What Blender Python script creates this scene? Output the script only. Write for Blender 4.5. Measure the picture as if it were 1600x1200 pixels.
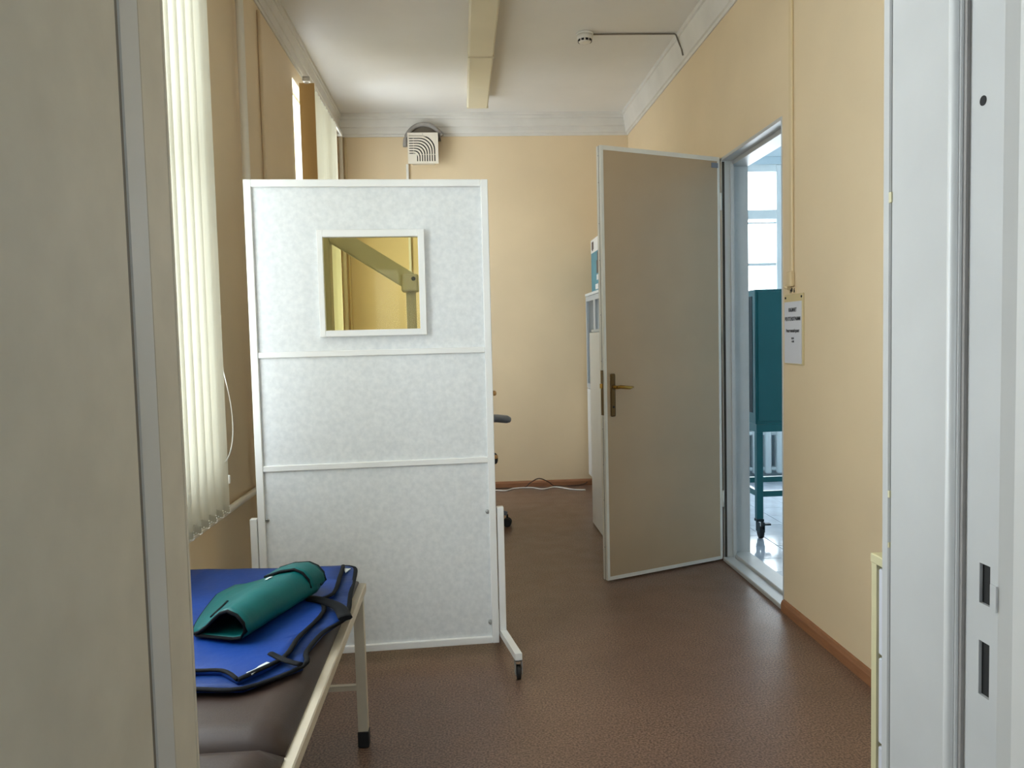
import bpy, bmesh, math, random
from mathutils import Vector, Matrix, noise
random.seed(7)
for o in list(bpy.data.objects): bpy.data.objects.remove(o)
S = bpy.context.scene
C = S.collection
PI = math.pi

# ------------------------------------------------------------------ camera
F, CAMH = 1230.0, 1.25
cy = Vector(((722-800)/F, (529-600)/F, 1.0)).normalized()        # room's depth axis seen by the camera
ro = math.atan(0.0242)
dn = Vector((math.sin(ro), math.cos(ro), 0))
dn.z = -(dn.x*cy.x + dn.y*cy.y)/cy.z; dn.normalize()
up = -dn
xx = cy.cross(up) if cy.cross(up).x > 0 else up.cross(cy)
# rows: camera right, up, back expressed in world axes (X,Y,Z)
right = Vector((xx.x, cy.x, up.x)); down = Vector((xx.y, cy.y, up.y)); fwd = Vector((xx.z, cy.z, up.z))
cam = bpy.data.cameras.new('camera')
co = bpy.data.objects.new('camera', cam); C.objects.link(co)
rot = Matrix((right, -down, -fwd)).transposed()
co.matrix_world = Matrix.Translation((0, 0, CAMH)) @ rot.to_4x4()
cam.sensor_fit = 'HORIZONTAL'; cam.sensor_width = 36; cam.lens = 36*F/1600
cam.clip_start = 0.02
S.camera = co

# ------------------------------------------------------------------ light
WORLD = 5.6
w = bpy.data.worlds.new('overcast_sky'); S.world = w; w.use_nodes = True
bg = w.node_tree.nodes['Background']
bg.inputs[0].default_value = (0.86, 0.94, 1.0, 1); bg.inputs[1].default_value = WORLD
w.cycles.sampling_method = 'AUTOMATIC'

def portal(name, loc, sx, sy, direction):
    l = bpy.data.lights.new(name, 'AREA'); l.shape = 'RECTANGLE'; l.size = sx; l.size_y = sy
    l.cycles.is_portal = True
    o = bpy.data.objects.new(name, l); C.objects.link(o); o.location = loc
    o.rotation_euler = Vector(direction).to_track_quat('-Z', 'Y').to_euler()
    return o
portal('daylight_window', (-1.16, 2.07, 1.79), 1.6, 2.05, (1, 0, 0)).rotation_euler = (PI/2, 0, -PI/2)
portal('daylight_window', (-1.16, 5.36, 1.79), 1.2, 2.05, (1, 0, 0)).rotation_euler = (PI/2, 0, -PI/2)
portal('daylight_window', (2.72, 6.66, 1.57), 1.87, 2.14, (0, -1, 0)).rotation_euler = (-PI/2, 0, 0)
portal('daylight_window', (0, -3.12, 1.5), 1.2, 1.2, (0, 1, 0)).rotation_euler = (PI/2, 0, 0)

S.view_settings.view_transform = 'Standard'; S.view_settings.look = 'None'
S.view_settings.gamma = 1.0; S.view_settings.use_curve_mapping = False
S.view_settings.exposure = 0.98
S.cycles.max_bounces = 14; S.cycles.diffuse_bounces = 8; S.cycles.transparent_max_bounces = 16
S.cycles.sample_clamp_indirect = 6.0

# ------------------------------------------------------------------ materials
def lin(c):
    r = []
    for v in c:
        v /= 255.0
        r.append(v/12.92 if v <= .04045 else ((v+.055)/1.055)**2.4)
    return (*r, 1)
def mat(name, col, rough=.5, metal=0, var=0.0, vscale=6.0, bump=0.0, bscale=60.0, col2=None, detail=4, spec=.5, stretch=None):
    m = bpy.data.materials.new(name); m.use_nodes = True
    nt = m.node_tree; N = nt.nodes; L = nt.links
    b = N['Principled BSDF']
    b.inputs['Base Color'].default_value = lin(col); b.inputs['Roughness'].default_value = rough
    b.inputs['Metallic'].default_value = metal; b.inputs['Specular IOR Level'].default_value = spec
    if var or bump or col2:
        tc = N.new('ShaderNodeTexCoord'); src = tc.outputs['Object']
        if stretch:
            mp = N.new('ShaderNodeMapping'); mp.inputs['Scale'].default_value = stretch
            L.new(src, mp.inputs[0]); src = mp.outputs[0]
    if var or col2:
        n = N.new('ShaderNodeTexNoise'); n.inputs['Scale'].default_value = vscale; n.inputs['Detail'].default_value = detail
        L.new(src, n.inputs['Vector'])
        r = N.new('ShaderNodeValToRGB')
        r.color_ramp.elements[0].position = .3; r.color_ramp.elements[1].position = .7
        c2 = col2 or tuple(max(0, v*(1-var)) for v in col)
        r.color_ramp.elements[0].color = lin(c2); r.color_ramp.elements[1].color = lin(col)
        L.new(n.outputs['Fac'], r.inputs[0]); L.new(r.outputs[0], b.inputs['Base Color'])
    if bump:
        n2 = N.new('ShaderNodeTexNoise'); n2.inputs['Scale'].default_value = bscale; n2.inputs['Detail'].default_value = 3
        L.new(src, n2.inputs['Vector'])
        bp = N.new('ShaderNodeBump'); bp.inputs['Strength'].default_value = bump; bp.inputs['Distance'].default_value = .004
        L.new(n2.outputs['Fac'], bp.inputs['Height']); L.new(bp.outputs[0], b.inputs['Normal'])
    return m
def glass(name, col=(1, 1, 1), gloss=.07):
    m = bpy.data.materials.new(name); m.use_nodes = True
    nt = m.node_tree; N = nt.nodes; L = nt.links
    N.remove(N['Principled BSDF'])
    t = N.new('ShaderNodeBsdfTransparent'); t.inputs[0].default_value = (*col, 1)
    g = N.new('ShaderNodeBsdfGlossy'); g.inputs['Roughness'].default_value = .02
    mx = N.new('ShaderNodeMixShader'); mx.inputs[0].default_value = gloss
    L.new(t.outputs[0], mx.inputs[1]); L.new(g.outputs[0], mx.inputs[2])
    L.new(mx.outputs[0], N['Material Output'].inputs[0])
    return m
def fabric_translucent(name, col, fac):
    m = bpy.data.materials.new(name); m.use_nodes = True
    nt = m.node_tree; N = nt.nodes; L = nt.links
    N.remove(N['Principled BSDF'])
    tc = N.new('ShaderNodeTexCoord'); mp = N.new('ShaderNodeMapping'); mp.inputs['Scale'].default_value = (60, 60, 1.5)
    no = N.new('ShaderNodeTexNoise'); no.inputs['Scale'].default_value = 4
    L.new(tc.outputs['Object'], mp.inputs[0]); L.new(mp.outputs[0], no.inputs['Vector'])
    r = N.new('ShaderNodeValToRGB'); r.color_ramp.elements[0].color = lin(tuple(v*.93 for v in col)); r.color_ramp.elements[1].color = lin(col)
    L.new(no.outputs['Fac'], r.inputs[0])
    d = N.new('ShaderNodeBsdfDiffuse'); t = N.new('ShaderNodeBsdfTranslucent')
    L.new(r.outputs[0], d.inputs[0]); L.new(r.outputs[0], t.inputs[0])
    mx = N.new('ShaderNodeMixShader'); mx.inputs[0].default_value = fac
    L.new(d.outputs[0], mx.inputs[1]); L.new(t.outputs[0], mx.inputs[2]); L.new(mx.outputs[0], N['Material Output'].inputs[0])
    return m
def floor_mat():
    m = mat('brown_linoleum', (132, 98, 80), .34)
    nt = m.node_tree; N = nt.nodes; L = nt.links; b = N['Principled BSDF']
    tc = N.new('ShaderNodeTexCoord')
    n1 = N.new('ShaderNodeTexNoise'); n1.inputs['Scale'].default_value = 150; n1.inputs['Detail'].default_value = 3
    n2 = N.new('ShaderNodeTexNoise'); n2.inputs['Scale'].default_value = 2.2; n2.inputs['Detail'].default_value = 5
    n3 = N.new('ShaderNodeTexNoise'); n3.inputs['Scale'].default_value = 9; n3.inputs['Detail'].default_value = 6
    for n in (n1, n2, n3): L.new(tc.outputs['Object'], n.inputs['Vector'])
    r1 = N.new('ShaderNodeValToRGB'); e = r1.color_ramp.elements
    e[0].position = .36; e[0].color = lin((88, 65, 53)); e[1].position = .64; e[1].color = lin((147, 118, 101))
    L.new(n1.outputs['Fac'], r1.inputs[0])
    r2 = N.new('ShaderNodeValToRGB'); e = r2.color_ramp.elements
    e[0].position = .34; e[0].color = (.8, .8, .8, 1); e[1].position = .66; e[1].color = (1, 1, 1, 1)
    L.new(n2.outputs['Fac'], r2.inputs[0])
    mx = N.new('ShaderNodeMix'); mx.data_type = 'RGBA'; mx.blend_type = 'MULTIPLY'; mx.inputs[0].default_value = .8
    L.new(r1.outputs[0], mx.inputs[6]); L.new(r2.outputs[0], mx.inputs[7]); L.new(mx.outputs[2], b.inputs['Base Color'])
    r3 = N.new('ShaderNodeValToRGB'); e = r3.color_ramp.elements
    e[0].position = .2; e[0].color = (.30, .30, .30, 1); e[1].position = .75; e[1].color = (.42, .42, .42, 1)
    L.new(n3.outputs['Fac'], r3.inputs[0]); L.new(r3.outputs[0], b.inputs['Roughness'])
    return m

M = dict(
    wall=mat('yellow_wall_paint', (228, 207, 172), .55, var=.05, vscale=1.3, bump=.12, bscale=25),
    ceil=mat('ceiling_whitewash', (231, 229, 226), .8, var=.05, vscale=1.1),
    cornice=mat('plaster_cornice', (218, 215, 209), .7, var=.05, vscale=5),
    floor=floor_mat(),
    white=mat('white_gloss_paint', (226, 226, 224), .33, var=.03, vscale=9, bump=.06, bscale=30),
    jamb=mat('painted_jamb', (195, 195, 193), .4, var=.05, vscale=5, bump=.1, bscale=18),
    casing=mat('pale_casing_paint', (208, 206, 201), .4, var=.03, vscale=6),
    gapdark=mat('dark_gap', (58, 54, 48), .9),  # dark colour that stands for the shade in gaps and joints
    beige=mat('beige_door_laminate', (214, 204, 184), .5, var=.05, vscale=14, bump=.05, bscale=45),
    leafpanel=mat('grey_beige_door_panel', (182, 160, 131), .45, var=.04, vscale=2.5),
    leafedge=mat('pale_door_edge', (226, 224, 216), .4, var=.03, vscale=10),
    screen=mat('mottled_grey_laminate', (228, 230, 231), .3, col2=(214, 217, 219), vscale=55, detail=7),
    frame=mat('screen_white_paint', (236, 236, 235), .35, var=.02),
    lead=glass('yellow_lead_glass', (.985, .95, .69), .004),
    pane=glass('window_glass', (.97, .98, .98), .06),
    blind=fabric_translucent('cream_blind_fabric', (207, 203, 185), .34),
    slatend=mat('opaque_tan_slat', (196, 162, 106), .8),  # opaque tan, while the other slats are translucent cream
    pvc=mat('white_plastic', (226, 224, 218), .4),
    cream=mat('cream_diffuser_plastic', (224, 215, 188), .4, var=.04, vscale=3),
    creamdark=mat('cream_fixture_body', (206, 186, 140), .5),
    pipe=mat('pipe_paint', (218, 196, 156), .45),
    wpipe=mat('white_pipe_paint', (222, 214, 198), .4),
    fan=mat('fan_plastic', (222, 214, 200), .4),
    dark=mat('black_void', (22, 21, 20), .8),
    duct=mat('grey_duct', (150, 145, 140), .6, var=.1, vscale=12),
    wire=mat('grey_brown_wire', (116, 108, 96), .6),
    wood=mat('brown_skirting', (158, 108, 74), .45, var=.12, vscale=14, stretch=(1, 1, 8)),
    brass=mat('brass', (190, 148, 70), .28, metal=.9, var=.25, vscale=25),
    brassdark=mat('worn_brass', (104, 82, 48), .4, metal=.7),
    steel=mat('steel', (170, 170, 168), .35, metal=.8),
    rubber=mat('black_rubber', (26, 26, 27), .6),
    vinyl=mat('brown_vinyl', (60, 45, 38), .46, spec=.35, var=.08, vscale=5, bump=.08, bscale=220),
    couchmetal=mat('cream_couch_paint', (206, 194, 172), .45, var=.05, vscale=12),
    blue=mat('blue_nylon', (16, 60, 138), .55, spec=.25, var=.1, vscale=8, bump=.4, bscale=24),
    bluedark=mat('blue_nylon_under', (14, 52, 116), .55, spec=.25, var=.12, vscale=9, bump=.5, bscale=28),
    teal=mat('teal_nylon', (0, 90, 90), .5, spec=.25, var=.08, vscale=8, bump=.3, bscale=22),
    binding=mat('black_binding', (9, 10, 13), .8, spec=.2),
    label=mat('cloth_label', (198, 204, 204), .6),
    ink=mat('black_ink', (20, 20, 24), .7),
    tealpaint=mat('teal_metal_paint', (18, 104, 108), .4, var=.05, vscale=4),
    tealdark=mat('dark_grille', (22, 44, 50), .6),
    tile=mat('blue_grey_tile', (196, 203, 213), .11, var=.08, vscale=7),
    grout=mat('dark_grout', (52, 56, 62), .8),
    sidewall=mat('pale_blue_wall', (196, 208, 214), .6, var=.03, vscale=2),
    radiator=mat('radiator_enamel', (208, 212, 212), .35),
    cabinet=mat('white_cabinet', (222, 226, 230), .35, var=.02),
    cabgrey=mat('grey_cabinet_trim', (180, 187, 194), .35),
    cartonblue=mat('printed_blue_card', (66, 128, 152), .5, col2=(92, 154, 172), vscale=7),
    cartonwhite=mat('white_card', (226, 226, 226), .55),
    cartonprint=mat('brown_print', (92, 78, 74), .6),
    chairgrey=mat('grey_blue_plastic', (124, 132, 146), .35),
    chairfab=mat('dark_grey_fabric', (52, 54, 58), .9, var=.1, vscale=60),
    tan=mat('tan_wood', (190, 142, 84), .45, var=.1, vscale=20),
    armpaint=mat('pale_equipment_paint', (192, 188, 168), .4),
    plate=mat('clear_sign_back', (206, 188, 142), .35),
    paper=mat('sign_paper', (206, 208, 216), .5),
    chestwood=mat('pale_yellow_wood', (212, 204, 164), .45, var=.05, vscale=12),
    chestfront=mat('lilac_white_panel', (206, 208, 216), .45),
    cablew=mat('white_cable', (226, 224, 220), .5),
    cableb=mat('brown_cable', (78, 56, 42), .5),
)

# ------------------------------------------------------------------ helpers
def box(bm, x0, x1, y0, y1, z0, z1, bev=0.0, segs=1):
    vs = [bm.verts.new((x, y, z)) for x in (x0, x1) for y in (y0, y1) for z in (z0, z1)]
    fs = [(0, 1, 3, 2), (4, 6, 7, 5), (0, 4, 5, 1), (2, 3, 7, 6), (0, 2, 6, 4), (1, 5, 7, 3)]
    faces = [bm.faces.new([vs[i] for i in f]) for f in fs]
    if bev > 0:
        es = list({e for f in faces for e in f.edges})
        bmesh.ops.bevel(bm, geom=es, offset=bev, segments=segs, affect='EDGES', profile=.5)
    return bm
def tube(bm, pts, r, segs=10, flat=1.0, cap=True):
    """sweep an ellipse (r wide, r*flat high) along pts; r may be a list"""
    pts = [Vector(p) for p in pts]; n = len(pts); rings = []
    for i, p in enumerate(pts):
        d = (pts[min(i+1, n-1)] - pts[max(i-1, 0)]).normalized()
        ref = Vector((0, 0, 1)) if abs(d.z) < .95 else Vector((0, 1, 0))
        a = d.cross(ref).normalized(); b = a.cross(d).normalized()
        rr = r[i] if isinstance(r, (list, tuple)) else r
        rings.append([bm.verts.new(p + a*math.cos(2*PI*k/segs)*rr + b*math.sin(2*PI*k/segs)*rr*flat) for k in range(segs)])
    for i in range(n-1):
        for k in range(segs):
            f = bm.faces.new((rings[i][k], rings[i][(k+1) % segs], rings[i+1][(k+1) % segs], rings[i+1][k])); f.smooth = True
    if cap:
        bm.faces.new(rings[0][::-1]); bm.faces.new(rings[-1])
    return bm
def cyl(bm, a, b, r, segs=16): return tube(bm, [a, b], r, segs)
def lathe(bm, prof, c=(0, 0, 0), segs=24, axis='z'):
    rings = []
    for (r, h) in prof:
        ring = []
        for k in range(segs):
            t = 2*PI*k/segs; u, v = r*math.cos(t), r*math.sin(t)
            p = (u, v, h) if axis == 'z' else ((u, h, v) if axis == 'y' else (h, u, v))
            ring.append(bm.verts.new(Vector(c)+Vector(p)))
        rings.append(ring)
    for i in range(len(rings)-1):
        for k in range(segs):
            f = bm.faces.new((rings[i][k], rings[i][(k+1) % segs], rings[i+1][(k+1) % segs], rings[i+1][k])); f.smooth = True
    bm.faces.new(rings[0][::-1]); bm.faces.new(rings[-1])
    return bm
def prism(bm, prof, path0, path1, out, upv=Vector((0, 0, 1))):
    """extrude a (offset, height) profile from path0 to path1; offset goes along out"""
    out = Vector(out); a = []; b = []
    for (d, z) in prof:
        a.append(bm.verts.new(Vector(path0)+out*d+upv*z)); b.append(bm.verts.new(Vector(path1)+out*d+upv*z))
    n = len(prof)
    for i in range(n): bm.faces.new((a[i], a[(i+1) % n], b[(i+1) % n], b[i]))
    bm.faces.new(a[::-1]); bm.faces.new(b)
    return bm
def NB(): return bmesh.new()
def obj(name, bm, m, parent=None, shift=None, smooth=False, kind=None):
    """one mesh object; shift: the parent thing's base, taken off world coordinates"""
    bmesh.ops.recalc_face_normals(bm, faces=bm.faces)
    me = bpy.data.meshes.new(name)
    if shift is not None: bmesh.ops.translate(bm, verts=bm.verts, vec=-Vector(shift))
    if smooth:
        for f in bm.faces: f.smooth = True
    bm.to_mesh(me); bm.free()
    me.materials.append(M[m] if isinstance(m, str) else m)
    o = bpy.data.objects.new(name, me); C.objects.link(o)
    if parent: o.parent = parent
    if kind: o['kind'] = kind
    return o
def thing(name, label, cat, loc=(0, 0, 0), rotz=0.0, group=None):
    o = bpy.data.objects.new(name, None); C.objects.link(o)
    o.empty_display_size = .1
    o.location = loc; o.rotation_euler = (0, 0, rotz); o['label'] = label; o['category'] = cat
    if group: o['group'] = group
    return o
def tag(o, label, cat, group=None):
    o['label'] = label; o['category'] = cat
    if group: o['group'] = group
    return o
def struct(name, bm, m, label=None, parent=None):
    o = obj(name, bm, m, parent)
    if parent is None:
        o['kind'] = 'structure'
        if label: o['label'] = label
    return o
def copy_tree(o, parent=None):
    c = o.copy(); C.objects.link(c)
    if parent: c.parent = parent
    for ch in list(o.children): copy_tree(ch, c)
    return c
def strip(*ranges, **kw):
    bm = NB()
    for r in ranges: box(bm, *r, **kw)
    return bm

# ------------------------------------------------------------------ room shell
LX, RX, BY, FY, CZ = -.95, 1.405, 6.5, .908, 3.06
W1 = (1.28, 2.86, .785, 2.80); W2 = (4.77, 5.95, .785, 2.80)      # window openings in the left wall: y0,y1,z0,z1
D2 = (3.385, 4.172, .0, 2.165)                                      # doorway in the right wall
struct('floor', strip((-1.3, RX+.005, FY-.21, BY+.15, -.1, 0)), 'floor', 'brown speckled linoleum floor of the narrow room')
struct('ceiling', strip((-1.3, RX+.15, FY-.1, BY+.15, CZ, CZ+.1)), 'ceil', 'off white ceiling of the narrow room')
T = .3
struct('wall_left', strip((LX-T, LX, FY-.2, W1[0], 0, CZ), (LX-T, LX, W1[0], W1[1], 0, W1[2]), (LX-T, LX, W1[0], W1[1], W1[3], CZ),
                          (LX-T, LX, W1[1], W2[0], 0, CZ), (LX-T, LX, W2[0], W2[1], 0, W2[2]), (LX-T, LX, W2[0], W2[1], W2[3], CZ),
                          (LX-T, LX, W2[1], BY+.15, 0, CZ)), 'wall', 'yellow left wall with two windows')
struct('wall_back', strip((LX, RX, BY, BY+.15, 0, CZ)), 'wall', 'yellow end wall below the fan')
struct('wall_right', strip((RX, RX+.15, FY-.2, D2[0], 0, CZ), (RX, RX+.15, D2[0], D2[1], D2[3], CZ), (RX, RX+.15, D2[1]+.042, BY+.15, 0, CZ), (RX, RX+.15, D2[1], D2[1]+.042, D2[3]+.012, CZ)),
       'wall', 'yellow right wall with the open doorway')
prof = [(0, 2.885), (.010, 2.885), (.012, 2.902), (.022, 2.906), (.026, 2.925), (.026, 2.952), (.036, 2.958), (.042, 2.985),
        (.047, 3.012), (.056, 3.016), (.058, 3.034), (.066, 3.038), (.066, CZ), (0, CZ)]
profr = [(0, 2.885), (.008, 2.885), (.012, 2.9), (.022, 2.905), (.05, 3.03), (.06, 3.035), (.06, CZ), (0, CZ)]
profl = [(d*.6, z) for d, z in prof]
struct('trim_1', prism(NB(), profl, (LX, FY, 0), (LX, BY, 0), (1, 0, 0)), 'cornice', 'plaster cornice above the left wall')
struct('trim_2', prism(NB(), prof, (LX, BY, 0), (RX, BY, 0), (0, -1, 0)), 'cornice', 'plaster cornice above the end wall')
struct('trim_3', prism(NB(), profr, (RX, FY, 0), (RX, BY, 0), (-1, 0, 0)), 'cornice', 'plaster cornice above the right wall')
bprof = [(0, 0), (.016, 0), (.016, .035), (.010, .048), (0, .052)]
struct('baseboard_back', prism(NB(), bprof, (LX, BY, 0), (RX, BY, 0), (0, -1, 0)), 'wood', 'brown skirting along the end wall')
struct('baseboard_right', prism(NB(), bprof, (RX, FY, 0), (RX, D2[0]-.01, 0), (-1, 0, 0)), 'wood', 'brown skirting along the right wall nearer the camera')
b = NB(); prism(b, bprof, (RX, D2[1]+.02, 0), (RX, BY, 0), (-1, 0, 0)); struct('baseboard_right_far', b, 'wood', 'brown skirting behind the open door')

# windows of the left wall
def side_window(n, W, mull, label):
    y0, y1, z0, z1 = W; gx = LX-.06
    fr = NB()
    for a in ((y0, y0+.03, z0, z1), (y1-.03, y1, z0, z1)): box(fr, gx-.06, gx, a[0], a[1], a[2], a[3])
    box(fr, gx-.06, gx, y0+.03, y1-.03, z0, z0+.04); box(fr, gx-.06, gx, y0+.03, y1-.03, z1-.012, z1)
    box(fr, gx-.06, gx, y0+.03, y1-.03, 1.86, 1.92)
    for m_ in mull:
        box(fr, gx-.06, gx, m_-.025, m_+.025, z0+.04, 1.86); box(fr, gx-.06, gx, m_-.025, m_+.025, 1.92, z1-.012)
    o = struct('window_%d' % n, fr, 'white', label)
    obj('pane', strip((gx-.035, gx-.03, y0+.03, y1-.03, z0+.04, z1-.012)), 'pane', o)
    obj('sill', strip((gx, LX-.002, y0+.001, y1-.001, z0-.0, z0+.012)), 'white', o)
    return o
side_window(1, W1, (1.8, 2.3), 'window in the left wall nearest the camera')
side_window(2, W2, (5.45,), 'window in the left wall farther from the camera')

# ------------------------------------------------------------------ near doorway (the camera looks through it)
RJ, LJ = .5, -.318
struct('wall_front', strip((-1.3, LJ-.05, .70, FY, 0, CZ), (RJ+.06, 1.56, .70, FY, 0, CZ), (LJ-.05, RJ+.06, .70, FY, 2.26, CZ)), 'sidewall', 'wall around the near doorway')
fr = NB()
box(fr, RJ, RJ+.06, .765, .8915, 0, 2.22, bev=.0012)                 # inner jamb board, right
box(fr, RJ-.001, RJ+.06, .8935, FY+.001, 0, 2.25, bev=.002)          # room-side lip, right
box(fr, LJ, RJ, .765, FY, 2.22, 2.26)
fo = struct('trim_4', fr, 'jamb', 'white painted frame of the near doorway')
obj('joint', strip((RJ+.002, RJ+.05, .8915, .8935, 0, 2.2)), 'gapdark', fo)
obj('left_jamb', strip((LJ-.05, LJ, .838, .9025, 0, 2.22), bev=.0015), 'beige', fo)
obj('left_stop', strip((LJ-.05, LJ+.0005, .7905, .838, 0, 2.22), bev=.002), 'casing', fo)
obj('left_lip', strip((LJ-.05, LJ-.0005, .905, FY+.004, 0, 2.22), bev=.001), 'beige', fo)
obj('joint', strip((LJ-.045, LJ-.002, .9025, .905, 0, 2.2)), 'gapdark', fo)
obj('gap_strip', strip((RJ+.0025, RJ+.05, .7605, .765, 0, 2.2)), 'duct', fo)  # grey strip coloured for the shade in the groove beside the bead
obj('gap_strip', strip((LJ-.045, LJ-.001, .7725, .7905, 0, 2.2)), 'wire', fo)  # dark strip put in for the shade between leaf and jamb
b = NB(); tube(b, [(RJ+.0005, .775, 0), (RJ+.0005, .775, 2.2)], .0065, 10, cap=True); obj('bead', b, 'white', fo)
# rebate strip with strike openings, right
y0, ya, yb, y1 = .711, .7225, .7385, .7605
holes = [(.883, .938), (.976, 1.016)]
b = NB()
box(b, RJ+.006, RJ+.06, y0, ya, 0, 2.22); box(b, RJ+.006, RJ+.06, yb, y1, 0, 2.22)
z = 0
for h0, h1 in holes + [(2.22, 2.22)]:
    box(b, RJ+.006, RJ+.06, ya, yb, z, h0); z = h1
obj('rebate', b, 'jamb', fo)
for h0, h1 in holes: obj('strike_hole', strip((RJ+.0095, RJ+.058, ya, yb, h0, h1)), 'dark', fo)
obj('strike_tab', strip((RJ+.004, RJ+.006, .7115, .7200, .975, 1.000)), 'jamb', fo)
b = NB(); cyl(b, (RJ+.0055, .7405, 1.466), (RJ+.03, .7405, 1.466), .0048, 20); obj('peg_hole', b, 'dark', fo)
b = NB(); prism(b, [(.006, .0), (.012, -.012), (.012, -.06), (.10, -.06), (.10, 0)], (RJ, .711, 0), (RJ, .711, 2.25), (1, 0, 0), upv=Vector((0, 1, 0)))
obj('casing', b, 'casing', fo)
obj('casing', strip((LJ-.12, LJ-.05, .66, .70, 0, 2.25)), 'white', fo)
# open leaf on the left
lf = struct('door_1', strip((LJ-.036, LJ+.005, -.02, .772, .01, 2.2), bev=.002), 'beige', 'beige door leaf standing open at the left edge of the picture')
# chips in the paint of the right jamb
for zz, s in ((1.395, .006), (1.05, .004), (.99, .003)): obj('paint_chip', strip((RJ-.0016, RJ+.002, .8925-s*.5, .8925+s*.4, zz, zz+s*2.0)), 'chestwood', fo)

# hall behind the camera
struct('floor_hall', strip((-1.6, 1.6, -3.1, .698, -.1, 0)), 'floor')
struct('ceiling_hall', strip((-1.6, 1.6, -3.1, .70, 2.9, 3.0)), 'ceil')
struct('wall_hall_left', strip((-1.6, -1.5, -3.0, .70, 0, 2.9)), 'sidewall')
struct('wall_hall_right', strip((1.5, 1.6, -3.0, .70, 0, 2.9)), 'sidewall')
struct('wall_hall_back', strip((-1.6, -.6, -3.1, -3.0, 0, 2.9), (.6, 1.6, -3.1, -3.0, 0, 2.9), (-.6, .6, -3.1, -3.0, 0, .9), (-.6, .6, -3.1, -3.0, 2.1, 2.9)), 'sidewall')
wh = struct('window_4', strip((-.6, -.55, -3.08, -3.02, .9, 2.1), (.55, .6, -3.08, -3.02, .9, 2.1), (-.55, .55, -3.08, -3.02, .9, .95), (-.55, .55, -3.08, -3.02, 2.05, 2.1), (-.03, .03, -3.08, -3.02, .95, 2.05)), 'white')
obj('pane', strip((-.55, .55, -3.055, -3.05, .95, 2.05)), 'pane', wh)

# ------------------------------------------------------------------ doorway in the right wall, with its open leaf
y0, y1, _, zt = D2
fr = NB()
box(fr, RX-.003, RX+.06, y1-.004, y1+.0415, 0, zt+.0115, bev=.002); box(fr, RX+.06, RX+.152, y1+.03, y1+.0415, 0, zt+.0115)    # far jamb
box(fr, RX+.042, RX+.060, y1-.014, y1-.004, 0, zt-.02)               # its rebate stop
box(fr, RX-.002, RX+.152, y0-.009, y0+.004, 0, zt+.012, bev=.003)     # near jamb
box(fr, RX-.003, RX+.152, y0+.004, y1+.03, zt-.005, zt+.0115, bev=.002)   # head
box(fr, RX+.055, RX+.152, y0+.004, y1+.03, zt-.028, zt-.005)             # head stop
d2f = struct('trim_5', fr, 'jamb', 'white frame of the doorway in the right wall')
b = NB(); box(b, RX-.012, RX+.055, y0+.004, y1-.004, 0, .022, bev=.004); box(b, RX+.055, RX+.15, y0+.004, y1+.029, 0, .036, bev=.004)
obj('threshold', b, 'jamb', d2f)
obj('gap_shade', strip((RX-.001, RX+.012, y1-.0055, y1-.004, .022, zt-.01)), 'gapdark', d2f)  # strip on the jamb, coloured dark for the shade beside the open leaf

Fx, Fy = .70, 3.87; Hx, Hy = 1.392, 4.166
ang = math.atan2(Hy-Fy, Hx-Fx); Lf = math.hypot(Hx-Fx, Hy-Fy)
dl = thing('door_2', 'grey-beige open door leaf with brass lever handle by the right wall', 'door', (Fx, Fy, 0), ang)
dl['kind'] = 'structure'
z0, z1 = .012, 2.178
b = NB()
box(b, .0, .016, .0, .040, z0, z1, bev=.0015); box(b, Lf-.016, Lf, 0, .040, z0, z1, bev=.0015)
box(b, .016, Lf-.016, 0, .040, z0, z0+.018); box(b, .016, Lf-.016, 0, .040, z1-.022, z1)
obj('leaf_frame', b, 'leafedge', dl)
obj('leaf_panel', strip((.016, Lf-.016, .002, .038, z0+.018, z1-.022)), 'leafpanel', dl)
obj('edge_groove', strip((-.0006, 0, .017, .0195, z0, z1)), 'gapdark', dl)
lk = obj('lock_plate', strip((-.0022, 0, .010, .030, .85, 1.075)), 'brassdark', dl)
lk['label'] = 'brass lock plate on the door edge'
b = NB(); box(b, -.010, -.002, .012, .027, .985, 1.008); obj('latch', b, 'brass', lk)
hp = NB(); box(hp, .034, .060, -.007, 0, .842, 1.057, bev=.006, segs=3); hp = obj('handle_plate', hp, 'brassdark', dl); hp['label'] = 'worn brass handle plate'
b = NB(); cyl(b, (.047, -.004, .990), (.047, -.042, .990), .009, 12)
tube(b, [(.047, -.042, .990), (.062, -.047, .992), (.09, -.047, .989), (.12, -.046, .985), (.142, -.043, .988)], [.009, .010, .010, .009, .006], 12, .9)
h = obj('handle', b, 'brass', hp)
b = NB(); lathe(b, [(.006, -.009), (.006, -.007)], (.047, 0, .89), 12, 'y'); obj('keyhole', b, 'dark', hp)
obj('hinge_clip', strip((Lf-.058, Lf-.014, -.004, .002, 2.120, 2.146), bev=.002), 'chairgrey', dl)
for zz in (.3, 1.9):
    b = NB(); cyl(b, (Lf+.004, -.002, zz), (Lf+.004, -.002, zz+.09), .006, 12); obj('hinge', b, 'leafedge', dl)
for zz in (.18, .42, .60, .78, 1.12, 1.35, 1.62, 1.8, 2.0, 2.13):
    b = NB(); lathe(b, [(.0025, -.0012), (.0025, 0)], (0, .023, zz), 8, 'x'); obj('edge_screw', b, 'steel', dl)

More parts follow.
